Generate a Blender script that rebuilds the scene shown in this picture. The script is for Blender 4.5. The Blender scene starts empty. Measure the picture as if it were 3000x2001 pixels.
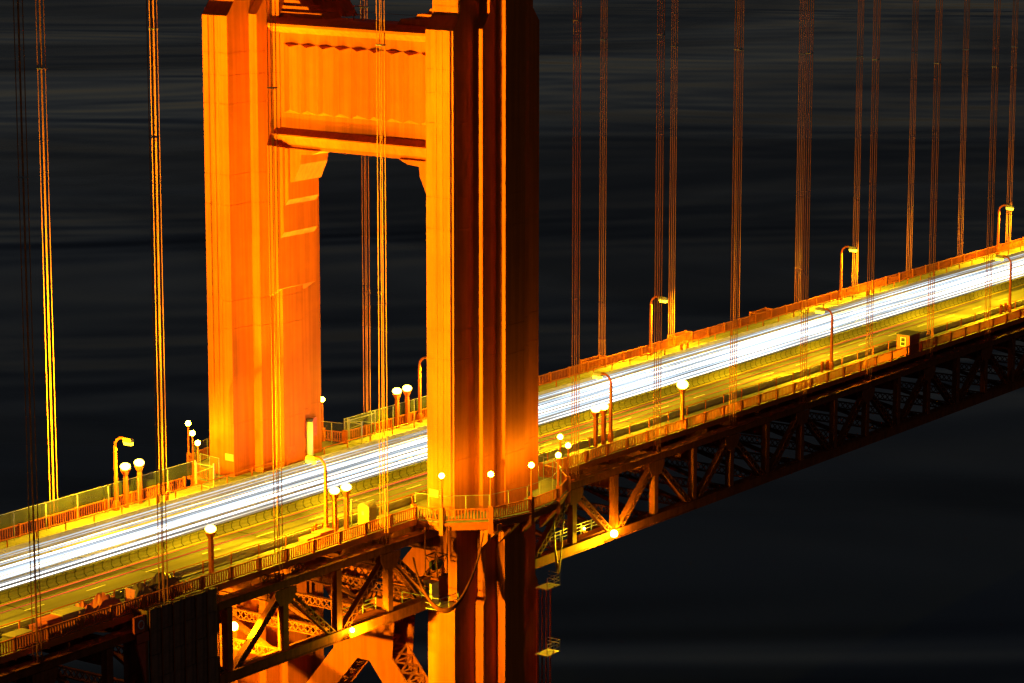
import bpy, math, random
from mathutils import Vector, Matrix
random.seed(7)
R = math.radians
scene = bpy.context.scene
COL = scene.collection

# ------------------------------------------------------------------ camera, sky, exposure
cd = bpy.data.cameras.new('camera'); cam = bpy.data.objects.new('camera', cd); COL.objects.link(cam)
scene.camera = cam
cd.sensor_width = 36.0; cd.sensor_fit = 'HORIZONTAL'; cd.lens = 106.975
cd.clip_start = 1.0; cd.clip_end = 30000
YAW, PITCH, ROLL = CAMROT = (0.95100, -0.19200, 0.00100)
f = Vector((math.sin(YAW)*math.cos(PITCH), math.cos(YAW)*math.cos(PITCH), math.sin(PITCH)))
r = Vector((math.cos(YAW), -math.sin(YAW), 0)); u = r.cross(f)
r2 = r*math.cos(ROLL)+u*math.sin(ROLL); u2 = -r*math.sin(ROLL)+u*math.cos(ROLL)
cam.matrix_world = Matrix(((r2.x, u2.x, -f.x, -232.233), (r2.y, u2.y, -f.y, -182.796), (r2.z, u2.z, -f.z, 71.685), (0, 0, 0, 1)))

world = bpy.data.worlds.new("World"); scene.world = world; world.use_nodes = True
wn = world.node_tree; bg = wn.nodes['Background']
sky = wn.nodes.new('ShaderNodeTexSky'); sky.sky_type = 'NISHITA'; sky.sun_disc = False
sky.sun_elevation = R(35.0); sky.sun_rotation = R(200); sky.altitude = 100; sky.dust_density = 0.6
tint = wn.nodes.new('ShaderNodeMix'); tint.data_type = 'RGBA'; tint.blend_type = 'MULTIPLY'; tint.inputs[0].default_value = 1
tint.inputs[7].default_value = (1.36, 1.06, .92, 1)          # city glow warms the night sky a little
wn.links.new(sky.outputs[0], tint.inputs[6]); wn.links.new(tint.outputs[2], bg.inputs[0]); bg.inputs[1].default_value = 0.0056
sl = bpy.data.lights.new('moon', 'SUN'); sl.energy = 0.004; sl.angle = R(0.5); sl.color = (.8, .88, 1)
moon = bpy.data.objects.new('moon', sl); COL.objects.link(moon); moon.rotation_euler = (R(55), 0, R(-20))

scene.view_settings.view_transform = 'Standard'; scene.view_settings.look = 'None'
scene.view_settings.exposure = 0; scene.view_settings.gamma = 1; scene.view_settings.use_curve_mapping = False
cy = scene.cycles
cy.use_denoising = True
cy.max_bounces = 5; cy.diffuse_bounces = 3; cy.glossy_bounces = 3; cy.transparent_max_bounces = 12
cy.sample_clamp_indirect = 6.0
cy.use_light_tree = True
try: cy.denoising_prefilter = 'ACCURATE'
except Exception: pass

# ------------------------------------------------------------------ materials
def mat(name, c, rough=.5, var=.12, scale=1.0, stretch=(1, 1, 1), metal=0.0, bump=0.0, streak=0.0, emit=None, es=0, alpha=1.0, spec=.5):
    m = bpy.data.materials.new(name); m.use_nodes = True; nt = m.node_tree; N = nt.nodes; L = nt.links
    b = N['Principled BSDF']
    b.inputs['Roughness'].default_value = rough; b.inputs['Metallic'].default_value = metal
    b.inputs['Specular IOR Level'].default_value = spec
    b.inputs['Alpha'].default_value = alpha
    tc = N.new('ShaderNodeTexCoord'); mp = N.new('ShaderNodeMapping'); mp.inputs['Scale'].default_value = stretch
    L.new(tc.outputs['Object'], mp.inputs['Vector'])
    nz = N.new('ShaderNodeTexNoise'); nz.inputs['Scale'].default_value = scale; nz.inputs['Detail'].default_value = 6; nz.inputs['Roughness'].default_value = .65
    L.new(mp.outputs[0], nz.inputs['Vector'])
    cr = N.new('ShaderNodeValToRGB')
    cr.color_ramp.elements[0].position = .3; cr.color_ramp.elements[1].position = .72
    lo = [max(0, v*(1-var)) for v in c]; hi = [min(1, v*(1+var)) for v in c]
    cr.color_ramp.elements[0].color = (*lo, 1); cr.color_ramp.elements[1].color = (*hi, 1)
    L.new(nz.outputs['Fac'], cr.inputs[0])
    out = cr.outputs[0]
    if streak:
        m2 = N.new('ShaderNodeMapping'); m2.inputs['Scale'].default_value = (1.6, 1.6, .045)
        n2 = N.new('ShaderNodeTexNoise'); n2.inputs['Scale'].default_value = 1.5; n2.inputs['Detail'].default_value = 5
        L.new(tc.outputs['Object'], m2.inputs[0]); L.new(m2.outputs[0], n2.inputs['Vector'])
        r3 = N.new('ShaderNodeValToRGB'); r3.color_ramp.elements[0].position = .38; r3.color_ramp.elements[1].position = .6
        k = 1-streak
        r3.color_ramp.elements[0].color = (k, k, k, 1); r3.color_ramp.elements[1].color = (1, 1, 1, 1)
        L.new(n2.outputs['Fac'], r3.inputs[0])
        mx = N.new('ShaderNodeMix'); mx.data_type = 'RGBA'; mx.blend_type = 'MULTIPLY'; mx.inputs[0].default_value = 1
        L.new(out, mx.inputs[6]); L.new(r3.outputs[0], mx.inputs[7]); out = mx.outputs[2]
    L.new(out, b.inputs['Base Color'])
    if bump:
        bp = N.new('ShaderNodeBump'); bp.inputs['Strength'].default_value = bump; bp.inputs['Distance'].default_value = .02
        n4 = N.new('ShaderNodeTexNoise'); n4.inputs['Scale'].default_value = scale*6; n4.inputs['Detail'].default_value = 4
        L.new(mp.outputs[0], n4.inputs['Vector']); L.new(n4.outputs['Fac'], bp.inputs['Height']); L.new(bp.outputs[0], b.inputs['Normal'])
    if emit:
        b.inputs['Emission Color'].default_value = (*emit, 1); b.inputs['Emission Strength'].default_value = es
    return m

ORANGE = (.48, .105, .008)
M = {}
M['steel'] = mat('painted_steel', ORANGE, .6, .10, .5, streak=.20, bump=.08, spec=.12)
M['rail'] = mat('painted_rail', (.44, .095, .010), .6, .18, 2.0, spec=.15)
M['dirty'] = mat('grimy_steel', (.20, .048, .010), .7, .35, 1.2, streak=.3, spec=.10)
M['asphalt'] = mat('asphalt', (.125, .118, .104), .8, .28, .35, stretch=(.06, 1.6, 1), bump=.25)
M['walk'] = mat('concrete_walk', (.175, .168, .152), .85, .16, .5, stretch=(.6, 1, 1), bump=.15)
M['plate'] = mat('grey_steel_plate', (.30, .28, .29), .55, .2, 1.0)
M['galv'] = mat('galvanised', (.34, .34, .32), .4, .1, 2.0, metal=.3)
M['barrier'] = mat('barrier_concrete', (.13, .125, .11), .7, .25, 1.0)
M['rope'] = mat('painted_rope', (.46, .155, .03), .6, .15, 3.0, spec=.12)
M['yellow'] = mat('yellow_paint', (.55, .40, .03), .6, .15, 1.5)
M['white'] = mat('white_paint', (.7, .7, .68), .6, .25, 3.0)
M['joint'] = mat('rubber_joint', (.02, .02, .02), .8, .2)
M['net'] = mat('green_screen', (.035, .042, .022), .7, .02, .2, alpha=.7)
M['mesh'] = mat('chain_mesh', (.22, .21, .18), .6, .02, .2, alpha=.05)
M['black'] = mat('dark_rubber', (.025, .022, .02), .5, .3, 3.0)
M['tarp'] = mat('brown_tarp', (.10, .05, .03), .55, .4, 2.0, bump=.4)
M['redtarp'] = mat('red_tarp', (.38, .07, .05), .5, .3, 2.0, bump=.4)
M['pink'] = mat('pink_sheet', (.75, .22, .22), .6, .15, 2.0, bump=.2)
M['box'] = mat('job_box', (.30, .25, .12), .5, .15, 2.0)
M['green'] = mat('toilet_plastic', (.17, .16, .09), .5, .1, 2.0)
M['cone'] = mat('cone_orange', (.8, .18, .03), .5, .1)
M['shroud'] = mat('containment_sheet', (.20, .085, .04), .7, .4, .8, streak=.45, bump=.3)
M['redpaint'] = mat('red_paint', (.40, .05, .02), .5, .25, 1.5)
M['sign'] = mat('plaque', (.36, .32, .14), .5, .1)
M['tube'] = mat('pale_tube', (.7, .62, .58), .5, .12, 1.5)
M['window'] = mat('booth_glass', (.03, .035, .04), .6, .1, spec=.1)
def emis(name, c, s):
    m = bpy.data.materials.new(name); m.use_nodes = True; nt = m.node_tree
    b = nt.nodes['Principled BSDF']; b.inputs['Base Color'].default_value = (.02, .02, .02, 1); b.inputs['Specular IOR Level'].default_value = 0
    b.inputs['Emission Color'].default_value = (*c, 1); b.inputs['Emission Strength'].default_value = s
    return m
SOD = (1.0, .57, .003)
M['lens'] = emis('amber_lens', (1, .62, .010), 16)
M['flood'] = emis('flood_lens', (1, .64, .045), 25)
M['globe'] = emis('globe_lamp', (1, .60, .01), 330)
M['bulb'] = emis('work_bulb', (1, .60, .01), 500)
M['t_white'] = emis('headlight_white', (1, .97, .92), 3.4)
M['t_blue'] = emis('headlight_blue', (.66, .84, 1.0), 1.5)
M['t_warm'] = emis('headlight_warm', (1, .91, .70), 2.4)
M['t_dim'] = emis('headlight_dim', (.74, .87, 1.0), .62)
M['t_red'] = emis('taillight_red', (1, .10, .03), 1.15)
M['t_reddim'] = emis('taillight_faint', (1, .20, .06), .40)

# water
m = bpy.data.materials.new('bay_water'); m.use_nodes = True; nt = m.node_tree; N = nt.nodes; L = nt.links
b = N['Principled BSDF']; b.inputs['Base Color'].default_value = (.010, .014, .016, 1); b.inputs['Roughness'].default_value = .22; b.inputs['IOR'].default_value = 1.33
tc = N.new('ShaderNodeTexCoord'); m0 = N.new('ShaderNodeMapping'); m0.inputs['Rotation'].default_value = (0, 0, YAW)
L.new(tc.outputs['Object'], m0.inputs[0])
def wnoise(sx, sy, det, dist):
    q = N.new('ShaderNodeMapping'); q.inputs['Scale'].default_value = (sx, sy, 1); L.new(m0.outputs[0], q.inputs[0])
    n = N.new('ShaderNodeTexNoise'); n.inputs['Scale'].default_value = 1; n.inputs['Detail'].default_value = det; n.inputs['Roughness'].default_value = .58; n.inputs['Distortion'].default_value = dist
    L.new(q.outputs[0], n.inputs['Vector']); return n
n1 = wnoise(.0024, .0060, 3, .6); n2 = wnoise(.0016, .0032, 5, 1.2)
bp = N.new('ShaderNodeBump'); bp.inputs['Strength'].default_value = 1; bp.inputs['Distance'].default_value = 7.0
L.new(n1.outputs['Fac'], bp.inputs['Height']); L.new(bp.outputs[0], b.inputs['Normal'])
rr = N.new('ShaderNodeMapRange'); rr.inputs['From Min'].default_value = .36; rr.inputs['From Max'].default_value = .64; rr.inputs['To Min'].default_value = .10; rr.inputs['To Max'].default_value = .34
L.new(n2.outputs['Fac'], rr.inputs['Value']); L.new(rr.outputs[0], b.inputs['Roughness'])
M['water'] = m

# ------------------------------------------------------------------ helpers
class B:
    def __init__(s): s.v = []; s.f = []
    def box(s, x0, x1, y0, y1, z0, z1):
        n = len(s.v)
        s.v += [(x0, y0, z0), (x1, y0, z0), (x1, y1, z0), (x0, y1, z0), (x0, y0, z1), (x1, y0, z1), (x1, y1, z1), (x0, y1, z1)]
        s.f += [tuple(n+i for i in q) for q in ((3, 2, 1, 0), (4, 5, 6, 7), (0, 1, 5, 4), (1, 2, 6, 5), (2, 3, 7, 6), (3, 0, 4, 7))]
        return s
    def bar(s, p, q, w, h=None, up=(0, 0, 1)):
        h = h or w; p = Vector(p); q = Vector(q); d = (q-p).normalized(); up = Vector(up)
        if abs(d.dot(up)) > .99: up = Vector((1, 0, 0))
        a = d.cross(up).normalized(); c = a.cross(d)
        n = len(s.v)
        for e in (p, q):
            for i, j in ((-1, -1), (1, -1), (1, 1), (-1, 1)):
                s.v.append(tuple(e+a*(i*w/2)+c*(j*h/2)))
        s.f += [tuple(n+i for i in k) for k in ((3, 2, 1, 0), (4, 5, 6, 7), (0, 1, 5, 4), (1, 2, 6, 5), (2, 3, 7, 6), (3, 0, 4, 7))]
        return s
    def path(s, pts, rad, k=8, cap=True):
        pts = [Vector(p) for p in pts]; n0 = len(s.v); up = Vector((0, 0, 1))
        for i, p in enumerate(pts):
            d = (pts[min(i+1, len(pts)-1)]-pts[max(i-1, 0)]).normalized()
            a = d.cross(up)
            if a.length < .05: a = d.cross(Vector((1, 0, 0)))
            a.normalize(); c = a.cross(d)
            rr = rad[i] if isinstance(rad, (list, tuple)) else rad
            for j in range(k):
                t = 2*math.pi*(j+.5)/k
                s.v.append(tuple(p+a*(rr*math.cos(t))+c*(rr*math.sin(t))))
        for i in range(len(pts)-1):
            for j in range(k):
                s.f.append((n0+i*k+j, n0+i*k+(j+1) % k, n0+(i+1)*k+(j+1) % k, n0+(i+1)*k+j))
        if cap:
            s.f.append(tuple(n0+j for j in range(k))[::-1]); s.f.append(tuple(n0+(len(pts)-1)*k+j for j in range(k)))
        return s
    def loft(s, rings, cap=True):
        n0 = len(s.v); k = len(rings[0])
        for rg in rings: s.v += [tuple(p) for p in rg]
        for i in range(len(rings)-1):
            for j in range(k):
                s.f.append((n0+i*k+j, n0+i*k+(j+1) % k, n0+(i+1)*k+(j+1) % k, n0+(i+1)*k+j))
        if cap:
            s.f.append(tuple(n0+j for j in range(k))[::-1]); s.f.append(tuple(n0+(len(rings)-1)*k+j for j in range(k)))
        return s
    def sphere(s, c, rad, nu=12, nv=8, sz=1.0):
        rings = []
        for i in range(nv+1):
            t = math.pi*i/nv
            rr = max(rad*math.sin(t), .001)
            rings.append([(c[0]+rr*math.cos(2*math.pi*j/nu), c[1]+rr*math.sin(2*math.pi*j/nu), c[2]-rad*sz*math.cos(t)) for j in range(nu)])
        return s.loft(rings)
    def mesh(s, name, material, smooth=False):
        me = bpy.data.meshes.new(name); me.from_pydata(s.v, [], s.f); me.update()
        me.materials.append(M[material] if isinstance(material, str) else material)
        if smooth:
            for p in me.polygons: p.use_smooth = True
        return me

def ob(name, me, parent=None, loc=(0, 0, 0), rz=0, **kw):
    o = bpy.data.objects.new(name, me); COL.objects.link(o)
    o.location = loc; o.rotation_euler = (0, 0, rz)
    if parent is not None: o.parent = parent
    for k, v in kw.items(): o[k] = v
    return o
def thing(name, label, cat, loc=(0, 0, 0), rz=0, group=None, me=None):
    o = ob(name, me, None, loc, rz, label=label, category=cat)
    if group: o['group'] = group
    return o
def dup(root, loc, rz=None, label=None):
    rt = root.copy(); COL.objects.link(rt); rt.location = loc
    if rz is not None: rt.rotation_euler = (0, 0, rz)
    if label: rt['label'] = label
    for ch in list(root.children):
        c = ch.copy(); COL.objects.link(c); c.parent = rt
        for g in list(ch.children):
            d = g.copy(); COL.objects.link(d); d.parent = c
    return rt
def light(kind, name, parent, loc, power, color=SOD, radius=.15, aim=None, cone=90, blend=.6):
    l = bpy.data.lights.new(name, kind); l.energy = power; l.color = color; l.shadow_soft_size = radius
    o = bpy.data.objects.new(name, l); COL.objects.link(o); o.location = loc
    if kind == 'SPOT': l.spot_size = R(cone); l.spot_blend = blend
    if aim is not None:
        base = Vector(parent.location) if parent is not None else Vector((0, 0, 0))
        d = Vector(aim)-(base+Vector(loc))
        q = d.to_track_quat('-Z', 'Y')
        if parent is not None and parent.rotation_euler.z: q = Matrix.Rotation(-parent.rotation_euler.z, 3, 'Z').to_quaternion() @ q
        o.rotation_euler = q.to_euler()
    if parent is not None: o.parent = parent
    return o
ORD = ['first', 'second', 'third', 'fourth', 'fifth', 'sixth', 'seventh', 'eighth', 'ninth', 'tenth', 'eleventh', 'twelfth', 'thirteenth', 'fourteenth', 'fifteenth', 'sixteenth']

S = 15.24; YC = 13.716; ZW = -72.0
X0, X1 = -84.0, 190.0            # length of deck that is built
# ------------------------------------------------------------------ water, deck
ob('water', B().box(-4000, 14000, -6000, 14000, ZW-1, ZW).mesh('water', 'water'), kind='structure')
ob('road', B().box(X0, X1, -8.85, 8.95, -.35, 0).mesh('road', 'asphalt'), kind='structure')
side = B().box(X0, X1, 9.3, 12.95, -.1, .15)
ob('sidewalk', side.mesh('sidewalk', 'walk'), kind='structure')
ob('sidewalk', B().box(X0, X1, -12.95, -9.15, -.1, .15).mesh('sidewalk', 'walk'), kind='structure')
def marks(name, y, ln, gap, w, x0=X0, x1=X1, mt='white'):
    bb = B(); x = x0
    while x < x1: bb.box(x, x+ln, y-w/2, y+w/2, .004, .008); x += ln+gap
    o = ob(name, bb.mesh(name, mt), kind='structure'); return o
marks('lane_marking', -4.55, 2.4, 5.2, .13)
marks('lane_marking', 2.0, 2.4, 5.2, .13)
marks('lane_marking', 5.1, 2.4, 5.2, .13)
marks('lane_marking', -1.62, 400, 0, .30, mt='yellow', x0=X0, x1=X0+1)
# transverse expansion joints and access covers in the deck
jb = B()
for k in range(-5, 12):
    x = k*S+7.62
    jb.box(x-.09, x+.09, -8.8, 8.9, .003, .006)
ob('deck_joint', jb.mesh('deck_joint', 'joint'), kind='structure')
for k in range(-5, 13):
    for y in (10.9, ):
        ob('access_cover', B().box(-.7, .7, -.55, .55, 0, .012).mesh('access_cover', 'plate') if k == -5 else bpy.data.meshes['access_cover'], loc=(k*S+4, y, .152), kind='structure')

# ------------------------------------------------------------------ tower
A = (1.6, 3.73, 6.93); WD = (3.73, 2.67, 1.6)
def ring(a, w, z, yc, e=0.0):
    a1, a2, a3 = (t-e for t in a); w1, w2, w3 = (t-e for t in w)
    p = [(a3, -w3), (a3, w3), (a2, w3), (a2, w2), (a1, w2), (a1, w1), (-a1, w1), (-a1, w2), (-a2, w2), (-a2, w3), (-a3, w3), (-a3, -w3),
         (-a2, -w3), (-a2, -w2), (-a1, -w2), (-a1, -w1), (a1, -w1), (a1, -w2), (a2, -w2), (a2, -w3)]
    return [(x, y+yc, z) for x, y in p]
tower = thing('bridge_tower', 'floodlit orange steel bridge tower with two stepped legs and a fluted portal strut', 'bridge tower')
AU = (1.6, 2.67, 5.86); WU = (3.73, 2.67, 1.6)
AN = (1.6, 3.3, 6.5); WN = (3.65, 2.6, 1.55)
def leg(yc):
    core = B().loft([ring(A, WD, ZW-2, yc, .03), ring(A, WD, -9.3, yc, .03), ring(AN, WN, -8.6, yc, .05), ring(AN, WN, -.3, yc, .05), ring(A, WD, 0.1, yc, .05), ring(A, WD, 46.2, yc, .03), ring(AU, WU, 47.5, yc, .03), ring(AU, WU, 75, yc, .03)])
    lg = ob('leg', core.mesh('leg', 'steel'), tower)
    def sec(rings): ob('shaft_section', B().loft(rings).mesh('shaft_section', 'steel'), lg)
    J = .02
    sec([ring(A, WD, ZW-1, yc), ring(A, WD, -40, yc)])
    sec([ring(A, WD, -40+2*J, yc), ring(A, WD, -20, yc)])
    sec([ring(A, WD, -20+2*J, yc), ring(A, WD, -9.2, yc), ring(AN, WN, -8.5, yc, -.02), ring(AN, WN, -.4, yc, -.02), ring(A, WD, -.1, yc), ring(A, WD, 5.5, yc)])
    zs = [5.5, 15.2, 18.0, 27.6, 30.6, 37.6, 40.4, 42.6]
    for a, c in zip(zs, zs[1:]): sec([ring(A, WD, a+2*J, yc), ring(A, WD, c, yc)])
    sec([ring(A, WD, 42.6+2*J, yc), ring(A, WD, 46.25, yc), ring(AU, WU, 47.6, yc), ring(AU, WU, 48.4, yc)])
    sec([ring(AU, WU, 48.44, yc), ring(AU, WU, 60, yc)])
    sec([ring(AU, WU, 60.04, yc), ring(AU, WU, 74, yc)])
    # thin service ladder lines and plate splices on the outer steps
    for yy in (.42, -.30):
        ob('seam_strip', B().box(-A[2]-.035, -A[2]+.01, yc+yy-.07, yc+yy+.07, 2.6, 46.1).mesh('seam_strip', 'steel'), lg)
    for z in (9.5, 22.0, 33.8):
        ob('splice_plate', B().box(-A[2]-.03, -A[2]+.01, yc-.25, yc+.25, z, z+2.4).mesh('splice_plate', 'steel'), lg)
    pq = B().box(-A[2]-.06, -A[2]-.01, yc+.25 if yc < 0 else yc-1.55, yc+1.35 if yc < 0 else yc-.45, 1.75, 2.45)
    ob('plaque', pq.mesh('plaque', 'sign'), lg)
    dr = B().box(-1.2, .2, yc-WD[0]-.05, yc-WD[0]+.02, .15, 2.4)
    ob('access_door', dr.mesh('access_door', 'rail'), lg)
    return lg
leg_n = leg(-YC); leg_f = leg(YC)

# portal strut
XF = -1.5; YI = 9.95
pb = B().box(XF, 1.5, -YI, YI, 33.0, 45.1)
strut = ob('portal_strut', pb.mesh('portal_strut', 'steel'), tower)
FL = 2.11
for k in range(9):
    yl = 9.5-k*FL; yr = yl-FL; ym = (yl+yr)/2; d = .45; x = XF-.004
    v = [(x, yl, 43.35), (x, yr, 43.35), (x, yl, 36.5), (x, yr, 36.5), (x-d, ym, 43.07), (x-d, ym, 36.9)]
    bb = B(); bb.v = v; bb.f = [(0, 4, 1), (2, 3, 5), (0, 2, 5, 4), (1, 4, 5, 3), (0, 1, 3, 2)]
    ob('flute', bb.mesh('flute', 'steel'), strut)
# cornices
yk = 11.04
def prism(name, prof, y0, y1, mt, parent):
    return ob(name, B().loft([[(x, y0, z) for x, z in prof], [(x, y1, z) for x, z in prof]]).mesh(name, mt), parent)
prism('cornice', [(XF-.75, 45.05), (XF-.75, 45.3), (XF+.1, 45.9), (1.5, 45.9), (1.5, 44.4), (XF-.006, 44.4)], -yk, yk, 'steel', strut)
prism('cornice', [(XF-.75, 34.3), (XF-.75, 34.42), (XF-.006, 35.0), (XF+.1, 35.0), (XF+.1, 34.0), (XF+.35, 33.0), (XF+.2, 33.0), (XF-.45, 34.2)], -10.6, 10.6, 'steel', strut)
for s in (1, -1):
    for k, (ln, z0, z1, xo) in enumerate(((5.3, 45.9, 46.45, .2), (3.4, 46.45, 47.0, .45), (2.1, 47.0, 47.55, .7), (1.4, 48.0, 49.2, 1.0))):
        pts = [(s*10.0, z0), (s*(10-ln-.25), z0), (s*(10-ln+.2), z1), (s*10.0, z1)]
        rg = [[(XF+xo, y, z) for y, z in pts], [(1.4-xo*.3, y, z) for y, z in pts]]
        ob('coping_step', B().loft(rg if s > 0 else [q[::-1] for q in rg]).mesh('coping_step', 'steel'), strut)
# stepped upper haunch beyond, dark saddle and its light face
up = B(); pts = [(9.9, 46.0), (4.0, 46.0), (5.6, 48.3), (6.0, 75), (9.9, 75)]
up.loft([[(1.6, y, z) for y, z in pts], [(3.4, y, z) for y, z in pts]])
ob('upper_haunch', up.mesh('upper_haunch', 'steel'), strut)
fr = B()
for p, q in (((-.3, 1.6, 45.95), (-.3, 1.6, 47.3)), ((-.3, .5, 45.95), (-.3, .5, 47.3)), ((-.3, 1.6, 47.3), (-.3, .5, 47.3)), ((-.3, 1.6, 46.5), (-.3, .5, 46.5))): fr.bar(p, q, .09)
fr.bar((-.3, 9.9, 46.75), (-.3, 1.6, 46.75), .05); fr.bar((-.3, -9.9, 46.75), (-.3, .5, 46.75), .03)
for y in (-8.6, -9.4): fr.bar((-.9, y, 46.4), (-.9, y, 48.2), .09)
for z in (47.1, 48.0): fr.bar((-.9, -8.6, z), (-.9, -9.4, z), .09)
ob('top_railing', fr.mesh('top_railing', 'rail'), strut)
# stepped haunches under the strut
for s in (1, -1):
    def corbel(pts, xa, xb):
        pp = [(s*y, z) for y, z in pts]
        rg = [[(xa, y, z) for y, z in pp], [(xb, y, z) for y, z in pp]]
        return ob('haunch_corbel', B().loft(rg if s > 0 else [q[::-1] for q in rg]).mesh('haunch_corbel', 'steel'), hn)
    base = B(); pp = [(s*yk, 33.2), (s*yk, 18.0), (s*9.9, 18.8), (s*9.66, 18.9), (s*9.66, 33.2)]
    rg = [[(-2.45, y, z) for y, z in pp], [(3.3, y, z) for y, z in pp]]
    hn = ob('haunch', base.loft(rg if s > 0 else [q[::-1] for q in rg]).mesh('haunch', 'steel'), tower)
    corbel([(9.64, 33.1), (9.64, 24.0), (9.2, 24.6), (9.2, 33.1)], -2.2, 3.05)
    corbel([(9.18, 33.0), (9.18, 27.3), (8.75, 27.9), (8.75, 33.0)], -1.95, 2.8)
    corbel([(8.73, 33.02), (8.73, 29.6), (8.25, 29.7), (7.4, 31.5), (7.3, 32.45), (5.95, 32.55), (4.9, 32.99)], -1.7, 2.55)

# cross bracing between the legs below the deck
CZ = -15.0
def arm(y0, z0, y1, z1, name='cross_brace'):
    bb = B(); w = 2.7
    for X in (-1.65, 1.45): bb.bar((X, y0, z0), (X, y1, z1), w, .2, up=(1, 0, 0))
    o = ob(name, bb.mesh(name, 'steel'), tower)
    lc = B(); d = Vector((0, y1-y0, z1-z0)); Ln = d.length; d.normalize(); nrm = Vector((0, -d.z, d.y))
    for s in (-1, 1):
        off = nrm*(s*(w/2-.12)); t = 0; flip = False
        while t < Ln-1.2:
            a = Vector((0, y0, z0))+d*t+off; c = Vector((0, y0, z0))+d*(t+1.2)+off
            for xa, xb in ((-1.5, 1.35), (1.35, -1.5)):
                lc.bar((xa, a.y, a.z), (xb, c.y, c.z), .22, .04, up=nrm)
            lc.bar((-1.5, c.y, c.z), (1.35, c.y, c.z), .16, .05, up=nrm)
            t += 1.2
    ob('lacing', lc.mesh('lacing', 'steel'), o)
for s in (1, -1):
    arm(s*.6, CZ+.6, s*10.2, CZ+12.3); arm(s*.6, CZ-.6, s*10.2, CZ-12.3)
    arm(s*.6, CZ-25, s*10.2, CZ-13.4); arm(s*.6, CZ-26, s*10.2, CZ-38)
gp = [(.8, CZ-2.9), (3.7, CZ-2.4), (4.1, CZ+2.4), (.8, CZ+3.0), (-.8, CZ+3.0), (-4.1, CZ+2.4), (-3.7, CZ-2.4), (-.8, CZ-2.9)]
gb = B()
for X in (-1.83, 1.56): gb.loft([[(X, y, z) for y, z in gp], [(X+.07, y, z) for y, z in gp]])
ob('gusset_plate', gb.mesh('gusset_plate', 'steel'), tower)
prism('deck_strut', [(-1.7, -9.3), (1.5, -9.3), (1.5, -8.5), (-1.7, -8.5)], -10.2, 10.2, 'steel', tower)

# ------------------------------------------------------------------ stiffening trusses
TOPZ, BOTZ = -.85, -8.55
PAN = 7.62
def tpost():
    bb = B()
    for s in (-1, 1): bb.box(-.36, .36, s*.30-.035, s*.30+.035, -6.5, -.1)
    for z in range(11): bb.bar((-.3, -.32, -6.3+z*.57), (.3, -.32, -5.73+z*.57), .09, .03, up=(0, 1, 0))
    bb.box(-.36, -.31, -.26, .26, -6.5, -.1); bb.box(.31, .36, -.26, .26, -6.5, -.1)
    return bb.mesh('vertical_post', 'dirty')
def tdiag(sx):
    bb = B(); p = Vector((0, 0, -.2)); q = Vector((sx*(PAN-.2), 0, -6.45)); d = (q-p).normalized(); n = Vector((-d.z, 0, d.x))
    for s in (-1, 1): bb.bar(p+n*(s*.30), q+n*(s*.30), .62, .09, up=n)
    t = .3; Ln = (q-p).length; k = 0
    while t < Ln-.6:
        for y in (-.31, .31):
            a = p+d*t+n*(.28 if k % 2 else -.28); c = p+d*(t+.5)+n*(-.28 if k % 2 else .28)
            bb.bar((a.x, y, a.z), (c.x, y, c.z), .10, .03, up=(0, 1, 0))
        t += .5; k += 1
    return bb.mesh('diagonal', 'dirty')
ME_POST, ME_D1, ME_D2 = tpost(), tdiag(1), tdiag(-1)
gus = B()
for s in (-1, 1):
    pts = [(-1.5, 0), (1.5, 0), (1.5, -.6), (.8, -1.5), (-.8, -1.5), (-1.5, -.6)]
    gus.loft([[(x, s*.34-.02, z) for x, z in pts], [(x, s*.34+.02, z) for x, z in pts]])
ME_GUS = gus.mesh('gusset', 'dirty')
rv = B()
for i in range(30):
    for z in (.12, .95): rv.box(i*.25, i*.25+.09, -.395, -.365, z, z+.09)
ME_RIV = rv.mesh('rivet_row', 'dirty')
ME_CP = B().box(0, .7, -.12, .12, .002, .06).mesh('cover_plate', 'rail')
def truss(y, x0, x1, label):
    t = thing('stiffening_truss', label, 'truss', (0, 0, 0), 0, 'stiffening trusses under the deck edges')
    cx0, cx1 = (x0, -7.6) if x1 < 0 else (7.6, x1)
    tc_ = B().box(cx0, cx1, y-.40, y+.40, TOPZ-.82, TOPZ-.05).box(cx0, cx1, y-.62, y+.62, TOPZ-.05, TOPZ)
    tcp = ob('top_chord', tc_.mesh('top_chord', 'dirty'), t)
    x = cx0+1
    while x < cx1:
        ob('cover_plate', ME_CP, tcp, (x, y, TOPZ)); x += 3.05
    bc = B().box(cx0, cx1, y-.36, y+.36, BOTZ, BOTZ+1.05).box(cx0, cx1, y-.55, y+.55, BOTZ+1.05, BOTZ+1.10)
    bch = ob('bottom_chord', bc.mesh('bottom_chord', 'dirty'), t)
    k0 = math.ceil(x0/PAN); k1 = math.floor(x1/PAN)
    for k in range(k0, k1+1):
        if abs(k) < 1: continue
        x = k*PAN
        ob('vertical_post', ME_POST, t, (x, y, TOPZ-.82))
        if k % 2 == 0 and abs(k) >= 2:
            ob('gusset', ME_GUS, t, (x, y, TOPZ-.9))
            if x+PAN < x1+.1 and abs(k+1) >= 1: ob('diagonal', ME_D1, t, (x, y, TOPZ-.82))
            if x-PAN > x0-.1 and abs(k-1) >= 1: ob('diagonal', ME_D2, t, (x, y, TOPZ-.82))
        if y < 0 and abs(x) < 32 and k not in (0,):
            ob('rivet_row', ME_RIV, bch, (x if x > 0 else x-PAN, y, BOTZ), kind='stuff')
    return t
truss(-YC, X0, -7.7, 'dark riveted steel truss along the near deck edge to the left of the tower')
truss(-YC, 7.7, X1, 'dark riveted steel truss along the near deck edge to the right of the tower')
truss(YC, X0, -7.7, 'riveted steel truss under the far deck edge, left of the tower')
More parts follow.
